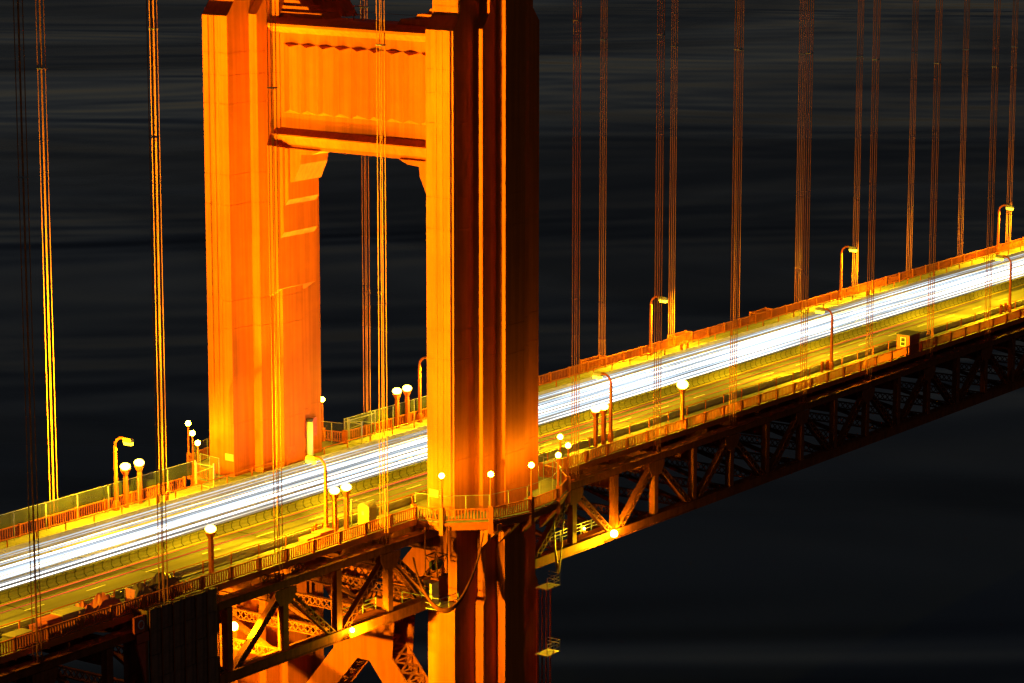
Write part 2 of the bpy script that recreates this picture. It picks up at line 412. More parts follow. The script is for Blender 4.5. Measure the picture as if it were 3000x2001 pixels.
truss(YC, 7.7, X1, 'riveted steel truss under the far deck edge, right of the tower')

# floor beams and bottom laterals
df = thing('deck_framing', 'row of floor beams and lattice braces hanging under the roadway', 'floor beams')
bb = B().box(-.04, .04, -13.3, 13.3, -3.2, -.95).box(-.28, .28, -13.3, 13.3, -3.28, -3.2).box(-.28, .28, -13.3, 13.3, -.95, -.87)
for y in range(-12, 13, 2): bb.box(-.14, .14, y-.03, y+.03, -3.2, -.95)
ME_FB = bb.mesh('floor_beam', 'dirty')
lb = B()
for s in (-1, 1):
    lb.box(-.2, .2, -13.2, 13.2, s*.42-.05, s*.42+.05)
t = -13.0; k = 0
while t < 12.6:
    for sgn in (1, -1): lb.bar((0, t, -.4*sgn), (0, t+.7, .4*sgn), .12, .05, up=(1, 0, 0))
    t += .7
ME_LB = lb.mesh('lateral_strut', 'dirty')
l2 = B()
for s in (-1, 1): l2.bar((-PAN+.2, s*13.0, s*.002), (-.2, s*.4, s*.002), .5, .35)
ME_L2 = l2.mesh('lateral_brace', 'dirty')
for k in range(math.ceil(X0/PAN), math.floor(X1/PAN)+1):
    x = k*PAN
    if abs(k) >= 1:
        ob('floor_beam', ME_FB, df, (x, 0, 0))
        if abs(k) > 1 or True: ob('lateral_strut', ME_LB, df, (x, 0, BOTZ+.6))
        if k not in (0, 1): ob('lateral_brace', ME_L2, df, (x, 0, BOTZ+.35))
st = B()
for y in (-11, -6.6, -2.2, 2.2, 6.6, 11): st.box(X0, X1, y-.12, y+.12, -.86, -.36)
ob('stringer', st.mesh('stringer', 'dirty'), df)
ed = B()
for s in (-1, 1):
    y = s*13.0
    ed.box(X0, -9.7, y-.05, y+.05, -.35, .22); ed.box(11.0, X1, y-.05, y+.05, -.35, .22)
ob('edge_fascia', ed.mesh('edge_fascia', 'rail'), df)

# ------------------------------------------------------------------ railings
def rail_panel_mesh(Ln, z0=.12, z1=1.2):
    bb = B()
    bb.box(.12, Ln-.12, -.07, .07, z1-.1, z1).box(.12, Ln-.12, -.04, .04, z0, z0+.09)
    n = max(2, int(round((Ln-.3)/.31)))
    for i in range(n):
        x = .2+(Ln-.4)*(i+.5)/n
        bb.box(x-.045, x+.045, -.05, .05, z0+.09, z1-.1)
    return bb.mesh('railing_panel', 'rail')
ME_RP = rail_panel_mesh(3.81)
ME_RPOST = B().box(-.11, .11, -.12, .12, -.65, 1.26).mesh('railing_post', 'rail')
ME_BRK = B().box(-.06, .06, -.1, .9, -.5, -.14).mesh('bracket', 'rail')
def railing(y, xa, xb, label, z=.15):
    t = thing('walkway_railing', label, 'railing', (xa, y, z), 0, 'picket railings along the outer edges of the walkways')
    n = int((xb-xa)//3.81)
    for i in range(n):
        ob('railing_panel', ME_RP, t, (i*3.81, 0, 0)); ob('railing_post', ME_RPOST, t, (i*3.81, 0, 0))
    ob('railing_post', ME_RPOST, t, (n*3.81, 0, 0))
railing(12.85, -86, -10.9, 'picket railing on the far walkway left of the tower, screened by a green fence')
railing(12.85, 11.4, 190, 'picket railing on the far walkway right of the tower against dark water')
railing(-12.85, -86, -9.7, 'picket railing on the near walkway left of the tower beside stored boxes')
railing(-12.85, 11.4, 190, 'picket railing on the near walkway right of the tower above the dark truss')

# pipe guard rails between walkway and road
ME_GP = B().box(-.045, .045, -.045, .045, 0, 1.12).box(-.045, .045, -.12, .045, 1.04, 1.12).mesh('rail_post', 'rail')
ME_GP2 = B().box(-.15, .15, -.12, .12, 0, 1.25).mesh('wide_post', 'rail')
def pipe(y, label, first):
    t = thing('guard_rail', label, 'guard rail', (X0, y, .15), 0, 'pipe guard rails between walkway and road')
    bb = B()
    for z in (1.08, ): bb.path([(0, 0, z), (X1-X0, 0, z)], .05, 6)
    ob('handrail', bb.mesh('handrail', 'rail'), t)
    bb = B()
    for z in (.45, .75): bb.path([(0, 0, z), (X1-X0, 0, z)], .012, 4)
    ob('wire', bb.mesh('wire', 'galv'), t)
    n = int((X1-X0)/3.81)
    for i in range(n): ob('rail_post', ME_GP, t, (i*3.81+first, 0, 0))
    for lx in (-23.8, 24.2, 70.1, 116.4):
        for d in (3.3, 4.6): ob('wide_post', ME_GP2, t, (lx-X0+d, 0, 0))
pipe(10.15, 'brown pipe guard rail beside the far walkway behind the headlight streaks', 1.3)
pipe(-9.35, 'brown pipe guard rail beside the near walkway in front of the road', 2.1)
# steel kerb plates along the roadway
def kerbs(y, s, label):
    t = thing('kerb_barrier', label, 'steel barrier', (0, y, 0), 0, 'steel kerb barriers along the roadway')
    prof = [(0, 0), (s*.10, 0), (s*.42, .78), (s*.42, .92), (s*.30, .92), (0, .1)]
    bb = B().loft([[(0, a, z) for a, z in prof], [(7.58, a, z) for a, z in prof]])
    for i in range(6):
        for j in range(3):
            for z in (.32, .55):
                x = .6+i*1.25+j*.12; yy = s*(.17+(z-.3)*.41)
                bb.box(x, x+.06, yy-.09, yy+.03, z, z+.05)
    me = bb.mesh('barrier_plate', 'plate')
    x = X0
    while x < X1-7.6:
        ob('barrier_plate', me, t, (x, 0, 0)); x += PAN
kerbs(8.55, 1, 'grey riveted steel kerb plates behind the white headlight streaks')
kerbs(-8.55, -1, 'steel kerb plates along the near edge of the road')

# movable median barrier
med = thing('median_barrier', 'low movable median barrier of short hinged segments between the two traffic directions', 'road barrier', (0, -1.0, 0))
prof = [(-.32, 0), (.32, 0), (.32, .10), (.09, .24), (.08, .62), (.16, .72), (.16, .84), (-.16, .84), (-.16, .72), (-.08, .62), (-.09, .24), (-.32, .10)]
me_seg = B().loft([[(0, y, z) for y, z in prof], [(1.06, y, z) for y, z in prof]]).mesh('barrier_segment', 'barrier')
pj = [(-.33, .0), (-.33, .11), (-.10, .25), (-.09, .62), (-.17, .72), (-.17, .87), (.17, .87), (.17, .72), (.09, .62), (.10, .25), (.33, .11), (.33, 0)]
me_j = B().loft([[(0, y, z) for y, z in pj], [(.10, y, z) for y, z in pj]]).mesh('barrier_hinge', 'joint')
cap = B().box(X0, X1, -.15, .15, .842, .875); ob('barrier_cap', cap.mesh('barrier_cap', 'joint'), med)
for i in range(230):
    x = -80+i*1.17
    if x > X1-2: break
    ob('barrier_segment', me_seg, med, (x, 0, 0)); ob('barrier_hinge', me_j, med, (x+1.065, 0, 0))

# ------------------------------------------------------------------ tower balconies
def balcony(s, label):
    t = thing('tower_balcony', label, 'balcony', (0, 0, 0), 0, 'walkway balconies round the tower legs')
    # near-side corner list (mirrored in y for the far side)
    P = [(-9.75, -12.6), (-9.25, -15.55), (-6.05, -18.95), (-.75, -19.9), (4.2, -19.6), (8.2, -18.0), (10.9, -15.2), (11.4, -12.6)]
    P = [(x, y*(-s)) for x, y in P]
    poly = P if s < 0 else P[::-1]
    fl = B().loft([[(x, y, -.12) for x, y in poly], [(x, y, .14) for x, y in poly]])
    ob('floor', fl.mesh('floor', 'walk'), t)
    fa = B(); fb = B()
    for (xa, ya), (xb, yb) in zip(P, P[1:]):
        fa.bar((xa, ya, -.10), (xb, yb, -.10), .3, .28); fb.bar((xa*.985, ya*.993, -.5), (xb*.985, yb*.993, -.5), .12, .5)
    ob('curb_beam', fa.mesh('curb_beam', 'rail'), t); ob('edge_girder', fb.mesh('edge_girder', 'rail'), t)
    for i, ((xa, ya), (xb, yb)) in enumerate(zip(P, P[1:])):
        Ln = math.hypot(xb-xa, yb-ya); ang = math.atan2(yb-ya, xb-xa)
        o = ob('railing_panel', rail_panel_mesh(Ln, .12, 1.22), t, (xa, ya, .15), ang)
    me = B().box(-.2, .2, -.2, .2, -1.3, 1.4).mesh('balcony_post', 'rail')
    for i, (x, y) in enumerate(P):
        ob('balcony_post', me, t, (x, y, .15), math.atan2(y-(-YC if s < 0 else YC), x))
    # inner safety fence with glassy mesh
    for i, ((xa, ya), (xb, yb)) in enumerate(zip(P, P[1:])):
        k = .93
        a = Vector((xa*k, (ya+s*-YC*0)*.975, .15)); c = Vector((xb*k, yb*.975, .15))
        bb = B().bar(a+Vector((0, 0, 1.15)), c+Vector((0, 0, 1.15)), .012, 2.3)
        ob('fence_panel', bb.mesh('fence_panel', 'mesh'), t)
        pb_ = B()
        for q in (a, (a+c)/2): pb_.bar(q, q+Vector((0, 0, 2.35)), .06)
        pb_.bar(a+Vector((0, 0, 2.33)), c+Vector((0, 0, 2.33)), .04)
        ob('fence_post', pb_.mesh('fence_post', 'galv'), t)
    br = B()
    for x in (-5.2, -2.2, 1.2, 4.6):
        yy = -s*-1
        ya = s*17.3; ye = s*19.4
        br = B().loft([[(x-.3, ya, -.3), (x+.3, ya, -.3), (x+.3, ya, -3.0), (x-.3, ya, -3.0)], [(x-.3, ye, -.3), (x+.3, ye, -.3), (x+.3, ye, -.9), (x-.3, ye, -.9)]])
        ob('bracket', br.mesh('bracket', 'rail'), t)
    return P
PN = balcony(-1, 'railed octagonal balcony wrapping the outer side of the near tower leg')
PF = balcony(1, 'railed octagonal balcony wrapping the outer side of the far tower leg')

# ------------------------------------------------------------------ suspender ropes
clx = [(0, 47), (15.9, 45.5), (31, 43), (46, 40.3), (62, 38.6), (77, 36.7), (120, 32), (200, 28)]
def clampz(x):
    x = abs(x)
    for (a, za), (c, zc) in zip(clx, clx[1:]):
        if a <= x <= c: return za+(zc-za)*(x-a)/(c-a)
    return 30
rope_me = B().path([(0, 0, 0), (0, 0, 90)], .043, 8, cap=False).mesh('rope', 'rope', True)
soc_me = B().path([(0, 0, -.1), (0, 0, .55)], .11, 8).mesh('socket', 'dirty')
cl_me = B().box(-.32, .32, -.34, .34, 0, .09).mesh('rope_clamp', 'galv')
def hanger(x, y, label):
    t = thing('suspender_ropes', label, 'suspender cable', (x, y, TOPZ), 0, 'vertical suspender ropes of the bridge')
    for dx in (-.22, .22):
        for dy in (-.27, .27):
            ob('rope', rope_me, t, (dx, dy, 0)); 
            ob('socket', soc_me, t, (dx, dy, 0))
    ob('rope_clamp', cl_me, t, (0, 0, clampz(x)-TOPZ))
for sd, y in (('near', -YC), ('far', YC)):
    for i in range(5):
        hanger(-(15.74+S*i), y, f'bundle of four suspender ropes on the {sd} deck edge, {ORD[i]} one left of the tower')
    for i in range(11):
        x = 15.74+S*i
        if sd == 'far' and i == 0: x = 16.6
        hanger(x, y, f'bundle of four suspender ropes on the {sd} deck edge, {ORD[i]} one right of the tower')

# ------------------------------------------------------------------ street lamps
pole = B().loft([[(-.2, -.2, 0), (.2, -.2, 0), (.2, .2, 0), (-.2, .2, 0)], [(-.2, -.2, .9), (.2, -.2, .9), (.2, .2, .9), (-.2, .2, .9)], [(-.14, -.14, 1.0), (.14, -.14, 1.0), (.14, .14, 1.0), (-.14, .14, 1.0)],
                 [(-.11, -.11, 6.3), (.11, -.11, 6.3), (.11, .11, 6.3), (-.11, .11, 6.3)]]).mesh('pole', 'rail')
arm_pts = [(0, 1.0-1.0*math.cos(t), 6.3+.95*math.sin(t)) for t in [math.pi/2*i/7 for i in range(8)]]+[(0, 1.35, 7.22)]
arm_me = B().path([(0, a, z) for _, a, z in arm_pts], [.13]*8+[.10], 6).mesh('arm', 'rail')
head_me = B().loft([[(-.19, 1.15, 6.92), (.19, 1.15, 6.92), (.19, 2.25, 6.92), (-.19, 2.25, 6.92)], [(-.19, 1.15, 7.2), (.19, 1.15, 7.2), (.19, 2.2, 7.2), (-.19, 2.2, 7.2)], [(-.1, 1.2, 7.32), (.1, 1.2, 7.32), (.1, 2.1, 7.32), (-.1, 2.1, 7.32)]]).mesh('lamp_head', 'sign')
lens_me = B().loft([[(-.15, 1.25, 6.64), (.15, 1.25, 6.64), (.15, 2.18, 6.64), (-.15, 2.18, 6.64)], [(-.17, 1.2, 6.918), (.17, 1.2, 6.918), (.17, 2.22, 6.918), (-.17, 2.22, 6.918)]]).mesh('lens', 'lens')
box_me = B().box(-.24, .24, -.24, .24, .35, .75).mesh('base_box', 'rail')
def lamp(x, y, rz, label, pw=34000):
    t = thing('street_lamp', label, 'street lamp', (x, y, .15), rz, 'curved arm street lamps along the deck')
    for n, me in (('pole', pole), ('arm', arm_me), ('lamp_head', head_me), ('lens', lens_me), ('base_box', box_me)): ob(n, me, t)
    LC = (1, .60, .004)
    light('SPOT', 'lamp_light', t, (0, 1.75, 6.58), pw*.45, LC, .12, None, 165, .35)
    for q in (-1, 1):
        l = light('SPOT', 'lamp_light', t, (q*.2, 1.75, 6.58), pw*1.25, LC, .12, None, 84, .8)
        l.rotation_euler = Vector((q*15, 1.5, -6.7)).to_track_quat('-Z', 'Y').to_euler()
far_l = [(-69.5, 'left edge of the frame'), (-23.8, 'left of the tower beside two floodlight posts'), (24.2, 'just left of the near leg by a wire gate'), (70.1, 'first beyond the tower against dark water'), (116.4, 'second beyond the tower against dark water'), (162.3, 'third beyond the tower, farthest up the deck')]
for x, d in far_l: lamp(x, 12.45, math.pi, 'street lamp on the far walkway, '+d)
near_l = [(-65.0, 'leftmost, out beyond the stored boxes'), (-19.4, 'in front of the far tower leg beside two floodlights'), (28.15, 'just right of the tower beside two floodlights'), (74.85, 'next to the sentry booth'), (121.4, 'farthest up the deck')]
for x, d in near_l: lamp(x, -9.75, 0, 'street lamp on the near walkway, '+d, 34000 if x > -60 else 12000)

# ------------------------------------------------------------------ floodlight posts
fp = B().box(-.17, .17, -.17, .17, 0, 3.1).mesh('post', 'rail')
fy = B().loft([[(-.13, -.13, 3.1), (.13, -.13, 3.1), (.13, .13, 3.1), (-.13, .13, 3.1)], [(-.42, -.30, 3.75), (.42, -.30, 3.75), (.42, .30, 3.75), (-.42, .30, 3.75)]]).mesh('yoke', 'rail')
fh = B().sphere((0, 0, 4.05), .5, 14, 8, .7).mesh('flood_lens', 'flood')
def flood(x, y, label, aims, pw, name='floodlight_post', dz=0, big=False):
    t = thing(name, label, 'floodlight', (x, y, .15+dz), 0, 'floodlight posts aimed at the tower')
    ob('post', fp, t); ob('yoke', fy, t); ob('flood_lens', fh if not big else B().sphere((0, 0, 4.15), .62, 14, 8, .8).mesh('flood_lens', 'flood'), t)
    for a, k, cone in aims:
        d = (Vector(a)-Vector((x, y, 4.3+dz))); d.z = 0; d.normalize()
        light('SPOT', 'flood_light', t, (d.x*.55, d.y*.55, 4.3), pw*k, SOD, .12, a, cone, .95)
K = 1000
def beam(a, *pw): return [(a(z), k, c) for z, c, k in pw]
legN = lambda z: (-5.0, -14.5, z)
legF = lambda z: (-6.9, 13.5, z)
wall = lambda z: (0, 10, z)
flood(-22.45, 12.45, 'floodlight post on the far walkway left of the tower, nearer the street lamp', beam(legF, (60, 40, 20))+[((-1.5, -5, 41), 70, 45)], K)
flood(-20.5, 12.45, 'floodlight post on the far walkway left of the tower, nearer the tower leg', beam(legF, (20, 70, 5), (56, 40, 55), (70, 40, 94)), K)
flood(20.5, 12.7, 'left one of two floodlight posts between the tower legs on the far walkway', [((6, 12, 40), 60, 50)], K)
flood(22.3, 12.7, 'right one of two floodlight posts between the tower legs on the far walkway', [((3, 4, 45), 60, 50)], K)
flood(-18.3, -9.9, 'floodlight post on the near walkway beside the tan storage boxes', beam(wall, (8, 40, 44), (8, 70, 30)), K)
flood(-16.6, -9.95, 'floodlight post on the near walkway beside the portable toilet', beam(wall, (32, 40, 46), (32, 70, 82), (44, 40, 68), (56, 40, 36)), K)
flood(25.4, -9.7, 'left one of two floodlight posts on the near walkway right of the tower', [((6, -12, 40), 60, 50)], K)
flood(26.9, -9.7, 'right one of two floodlight posts on the near walkway right of the tower', [((3, 0, 45), 60, 50)], K)
flood(-35.7, -9.9, 'single dark floodlight post on the near walkway beyond the traffic cones', beam(legN, (8, 70, 180), (20, 40, 75), (32, 40, 142), (44, 40, 150), (56, 40, 106), (70, 40, 390), (70, 70, 212)), K)
flood(-40.5, 12.45, 'single floodlight post on the far walkway at the left edge of the frame', beam(legF, (8, 70, 95), (20, 40, 52), (32, 40, 147), (44, 40, 163), (56, 40, 172), (70, 40, 440)), K)
flood(38.0, -12.4, 'single dazzling floodlight post on the near railing right of the tower', [((3, -12, 30), 60, 40)], K, dz=.7, big=True)

# ------------------------------------------------------------------ globe lamps on the balconies
gpole = B().path([(0, 0, 1.2), (0, 0, 4.15)], [.11, .075], 8).mesh('pole', 'rail')
gcol = B().path([(0, 0, 4.15), (0, 0, 4.28)], [.14, .16], 8).mesh('collar', 'rail')
gglobe = B().sphere((0, 0, 4.48), .27, 14, 8).mesh('globe', 'globe', True)
def globe(x, y, label, h=0):
    t = thing('globe_lamp', label, 'lamp', (x, y, .15+h), 0, 'globe lamps on the tower balconies')
    ob('pole', gpole, t); ob('collar', gcol, t); ob('globe', gglobe, t)
for i, (x, y) in enumerate(PN[1:-1]): globe(x, y, f'lit globe lamp on the near balcony railing, {ORD[i]} from the left')
globe(12.3, -10.0, 'lit globe lamp behind the near leg beside the pipe rail')
for i, (x, y) in enumerate(PF[1:-1]): globe(x, y, f'lit globe lamp on the far balcony railing, {ORD[i]} from the left')
globe(-10.9, 13.4, 'lit globe lamp at the left inner corner of the far balcony', -.4)

# ------------------------------------------------------------------ floodlights under the deck
def under(x, y, z, label, aims, pw, r=.26, omni=0, cone=80):
    t = thing('work_floodlight', label, 'floodlight', (x, y, z), 0, 'floodlights under the deck')
    ob('bulb', B().sphere((0, 0, .35), r, 10, 6).mesh('bulb', 'bulb'), t)
    ob('base', B().box(-.3, .3, -.3, .3, 0, .06).box(-.05, .05, -.05, .05, .06, .35).mesh('base', 'dirty'), t)
    for a, k in aims:
        d = (Vector(a)-Vector((x, y, z))).normalized()
        light('SPOT', 'work_light', t, (d.x*.5, d.y*.5, .35+d.z*.5), pw*k, SOD, .1, a, cone, .85)
    if omni: light('POINT', 'spill_light', t, (0, -.4, .35), omni, SOD, .1)
under(-36.65, -13.2, -4.3, 'dazzling floodlight inside the near truss beside the hanging containment sheet', [((-3, 13, -16), .50), ((-2, 3, -14), .28), ((-3, -17, -18), .30)], 260000, cone=58, r=.4)
under(-21.9, -14.75, -7.9, 'floodlight standing on the near bottom chord left of the tower', [((-2, 8, -16), .25), ((-4, -12, -14), .16), ((-2, 0, -19), .22), ((-15, -14, -8), .05)], 200000, .22, omni=1200)
under(-20.0, 12.9, BOTZ+1.1, 'floodlight standing on the far bottom chord left of the tower', [((-4, 13, -16), .2)], 200000, .2)
under(21.4, -14.75, -7.95, 'dazzling floodlight standing on the near bottom chord right of the tower', [((4, -12, -16), .1), ((7, -17.5, -12), .35), ((12, -14, -8.2), .03), ((46, -13, -4), .06)], 130000, omni=1100, r=.4)
under(17.0, -14.0, -6.6, 'small lit lamp on a short pole above the near bottom chord right of the tower', [], 0, .12)

for i, (x, y, a) in enumerate(((-7.6, 9.6, (0.3, 8.6, 34)), (7.4, 9.7, (0, 9.0, 30)))):
    t = thing('uplight', f'flat pale uplight on the walkway at the foot of the far leg, {("left", "right")[i]} one', 'uplight', (x, y, .15), 0, 'uplights at the far leg')
    ob('housing', B().box(-.6, .6, -.3, .3, 0, .16).mesh('housing', 'box'), t); ob('glass', B().box(-.5, .5, -.22, .22, .16, .18).mesh('glass', 'lens'), t)
    light('SPOT', 'uplight_beam', t, (0, 0, .4), (130000, 15000)[i], SOD, .15, a, 26, .9)
# ------------------------------------------------------------------ inspection walks on the bottom chord
def chordwalk(x0, x1, y, label):
    t = thing('inspection_walk', label, 'catwalk', (x0, y, BOTZ+1.1), 0, 'railed catwalks on the bottom chord')
    ob('deck', B().box(0, x1-x0, -.1, 1.1, .02, .08).mesh('deck', 'rail'), t)
    bb = B()
    for z in (.5, .85, 1.2): bb.bar((0, 1.05, z), (x1-x0, 1.05, z), .06)
    ob('handrail', bb.mesh('handrail', 'galv'), t)
    n = int((x1-x0)/1.6)
    me = B().box(-.05, .05, 1.0, 1.1, .08, 1.25).mesh('rail_post', 'galv')
    for i in range(n+1): ob('rail_post', me, t, (i*(x1-x0)/n, 0, 0))
chordwalk(-21.5, -15.6, -13.6, 'brightly lit railed catwalk on the near bottom chord left of the tower')
chordwalk(13.0, 22.3, -13.6, 'brightly lit railed catwalk on the near bottom chord right of the tower')
chordwalk(-60, -24.4, 6.0, 'long railed catwalk under the roadway seen through the near truss')

def landing(z, label):
    t = thing('access_platform', label, 'platform', (5.2, -16.9, z), 0, 'small access platforms on the near tower leg')
    ob('deck', B().box(-.6, 1.7, -1.2, .3, -.08, 0).mesh('deck', 'galv'), t)
    bb = B()
    for zz in (.45, .8, 1.15):
        bb.bar((-.6, -1.15, zz), (1.7, -1.15, zz), .05); bb.bar((1.65, -1.15, zz), (1.65, .3, zz), .05)
    for x in (-.55, .6, 1.65): bb.bar((x, -1.15, 0), (x, -1.15, 1.15), .06)
    ob('railing', bb.mesh('railing', 'galv'), t)
landing(-9.2, 'upper railed access platform on the south side of the near tower leg')
landing(-16.0, 'lower railed access platform on the south side of the near tower leg')
# rack of tower riser pipes on the south side
rp = thing('riser_pipes', 'dark vertical riser pipes beside the lower tower leg', 'pipes', (6.6, -15.6, 0))
for i in range(4): ob('pipe', B().path([(i*.35, -.25*i, -34), (i*.35, -.25*i, -9.6)], .09, 8).mesh('pipe', 'dirty'), rp)

# service ladder inside
ld = thing('ladder', 'tall steel ladder on the inner side of the near tower leg below the deck', 'ladder', (-5.6, -11.8, -26))
ob('stile', B().box(-.03, .03, -.05, .05, 0, 17).mesh('stile', 'galv'), ld, (0, .28, 0)); ob('stile', B().box(-.03, .03, -.05, .05, 0, 17).mesh('stile', 'galv'), ld, (0, -.28, 0))
rg = B()
for i in range(54): rg.box(-.02, .02, -.24, .24, .2+i*.31, .23+i*.31)
ob('rungs', rg.mesh('rungs', 'galv'), ld)
# stair along the first diagonal
stv = thing('access_stair', 'steep steel access stair with handrail beside the near tower leg', 'stair', (-14.6, -12.6, -1.9))
sb = B()
for s in (-.4, .4): sb.bar((0, s, 0), (6.0, s, -6.3), .08, .3)
ob('stringer', sb.mesh('stringer', 'dirty'), stv)
tr = B()
for i in range(26): tr.box(i*.23, i*.23+.2, -.36, .36, -.1-i*.241, -.06-i*.241)
ob('treads', tr.mesh('treads', 'dirty'), stv)
hb = B()
for s in (-.4, .4):
    hb.bar((0, s, 1.0), (6.0, s, -5.3), .06)
    for i in range(6): hb.bar((i*1.15, s, -i*1.208), (i*1.15, s, 1.0-i*1.208), .06)
ob('handrail', hb.mesh('handrail', 'dirty'), stv)
# landing, gantry and equipment under the balcony
gl = thing('leg_platform', 'cluttered railed service platform on the north face of the near leg below the balcony', 'platform', (-9.6, -13.9, -8.3))
ob('deck', B().box(-.3, 2.6, -1.9, 2.6, -.1, 0).mesh('deck', 'galv'), gl)
gb = B()
for z in (.5, 1.1):
    gb.bar((-.3, -1.9, z), (2.6, -1.9, z), .06); gb.bar((-.3, -1.9, z), (-.3, 2.6, z), .06)
for x, y in ((-.3, -1.9), (1.1, -1.9), (2.6, -1.9), (-.3, .3), (-.3, 2.6)): gb.bar((x, y, 0), (x, y, 1.15), .07)
ob('railing', gb.mesh('railing', 'galv'), gl)
ob('cabinet', B().box(.4, 1.5, -.4, .8, 0, 2.2).mesh('cabinet', 'plate'), gl)
ob('cabinet', B().box(1.6, 2.5, .9, 2.0, 0, 1.7).mesh('cabinet', 'plate'), gl)
cg = thing('hoist_cage', 'open steel hoist cage hanging under the balcony beside the near leg', 'hoist', (-9.8, -15.3, -4.9))
cb = B(); c = [(-.8, -.7), (.8, -.7), (.8, .7), (-.8, .7)]
for i in range(4):
    a, e = c[i], c[(i+1) % 4]
    for z in (0, 1.9): cb.bar((*a, z), (*e, z), .09)
    cb.bar((*a, 0), (*a, 4.6 if i % 2 else 1.9), .10); cb.bar((*a, 0), (*e, 1.9), .05)
ob('frame', cb.mesh('frame', 'dirty'), cg); ob('drum', B().path([(-.5, 0, 1.0), (.5, 0, 1.0)], .5, 14).mesh('drum', 'black'), cg)
# festoon of cables
def cable_loop(name, label, p, q, sag, n, rad, spread, mt):
    t = thing(name, label, 'cable', (0, 0, 0))
    for i in range(n):
        o_ = (i-(n-1)/2)*spread; pts = []
        for k in range(17):
            s = k/16; w = math.sin(math.pi*s)**.7
            pts.append((p[0]+(q[0]-p[0])*s+o_*.4, p[1]+(q[1]-p[1])*s+o_*.3, p[2]+(q[2]-p[2])*s-(sag+o_*.8)*w))
        ob('cable', B().path(pts, rad, 6).mesh('cable', mt, True), t)
cable_loop('cable_festoon', 'thick bundle of cables looping under the balcony in front of the near leg', (-13.0, -15.0, -2.6), (-6.2, -18.2, -1.2), 6.3, 5, .09, .14, 'dirty')
cable_loop('cable_festoon', 'dark bundle of hanging cables behind the right side of the near leg', (9.6, -16.6, -1.0), (10.6, -14.6, -2.5), 7.0, 8, .06, .2, 'black')

# ------------------------------------------------------------------ green windscreen fences and gates
def screen(x0, x1, y, label, mt, z0, z1, step=4.2):
    t = thing('screen_fence', label, 'fence', (x0, y, .15), 0, 'screen fences on the far walkway')
    n = max(1, round((x1-x0)/step)); w = (x1-x0)/n
    pm = B().box(.04, w-.04, -.006, .006, z0, z1).mesh('fence_panel', mt); po = B().path([(0, -.12, 0), (0, -.12, z1+.05)], .05, 6).mesh('fence_post', 'galv')
    for i in range(n):
        ob('fence_panel', pm, t, (i*w, .12, 0)); ob('fence_post', po, t, (i*w, -.3, 0))
    ob('fence_post', po, t, (n*w, -.3, 0))
    ob('top_pipe', B().path([(0, .12, z1), (x1-x0, .12, z1)], .03, 6).mesh('top_pipe', 'galv'), t)
screen(-84, -12.2, 12.9, 'translucent green screen fence behind the far railing left of the tower', 'net', 1.15, 2.5)
screen(12.0, 27.0, 12.9, 'wire screen fence behind the far railing right of the far leg', 'net', .2, 2.5, 3.8)
def gate(x, y, rz, w, label):
    t = thing('wire_gate', label, 'gate', (x, y, .15), rz, 'wire gates across the walkways')
    bb = B().bar((0, 0, 0), (0, 0, 2.6), .12).bar((w, 0, 0), (w, 0, 2.6), .12).bar((0, 0, 2.3), (w, 0, 2.3), .06).bar((0, 0, .15), (w, 0, .15), .06).bar((0, 0, 1.3), (w, 0, 2.3), .05)
    ob('frame', bb.mesh('frame', 'galv'), t); ob('wire_panel', B().box(.06, w-.06, -.01, .01, .15, 2.3).mesh('wire_panel', 'mesh'), t)
gate(11.6, 12.8, -math.pi/2, 2.3, 'yellow lit wire gate across the far walkway right of the far leg')
gate(16.6, 12.7, math.pi, 4.6, 'wire gate panel along the far railing right of the far leg')
gate(-12.0, 12.8, -math.pi/2, 2.4, 'braced wire gate across the far walkway left of the far leg')
gate(-10.2, -9.6, math.pi, 5.2, 'yellow lit wire gate beside the near leg and the portable toilet')

# inner fence on the near walkway to the right of the tower
# ------------------------------------------------------------------ things standing on the near walkway
def crate(x0, x1, y0, y1, h, label, mt='box', cat='storage box'):
    t = thing('storage_box', label, cat, ((x0+x1)/2, (y0+y1)/2, .15), 0, 'storage boxes on the near walkway')
    a, c = (x1-x0)/2, (y1-y0)/2
    ob('body', B().box(-a, a, -c, c, .06, h-.1).mesh('body', mt), t)
    ob('lid', B().box(-a-.03, a+.03, -c-.03, c+.03, h-.1, h).mesh('lid', mt), t)
    sk = B()
    for s in (-1, 1): sk.box(s*a*.8-.08, s*a*.8+.08, -c, c, 0, .06)
    ob('skid', sk.mesh('skid', 'black'), t)
    ob('handle', B().box(-.15, .15, -c-.07, -c-.03, h*.5, h*.5+.05).mesh('handle', 'galv'), t)
crate(-62.7, -60.4, -12.2, -11.0, 1.05, 'pale yellow topped storage box, leftmost on the near walkway')
crate(-59.9, -58.9, -12.3, -11.3, 1.25, 'small orange storage box beside the leftmost suspender ropes', 'redtarp')
crate(-58.7, -57.0, -12.2, -11.0, 1.45, 'orange cabinet behind the leftmost near suspender ropes', 'redtarp', 'cabinet')
crate(-57.0, -54.4, -12.3, -11.0, 1.55, 'large olive topped storage box beside the red tarpaulin')
crate(-24.4, -22.5, -11.6, -10.6, .95, 'low tan storage box left of another beside the near street lamp', 'redtarp')
crate(-22.4, -20.4, -11.5, -10.5, 1.05, 'low tan storage box right next to the near street lamp base', 'redtarp')
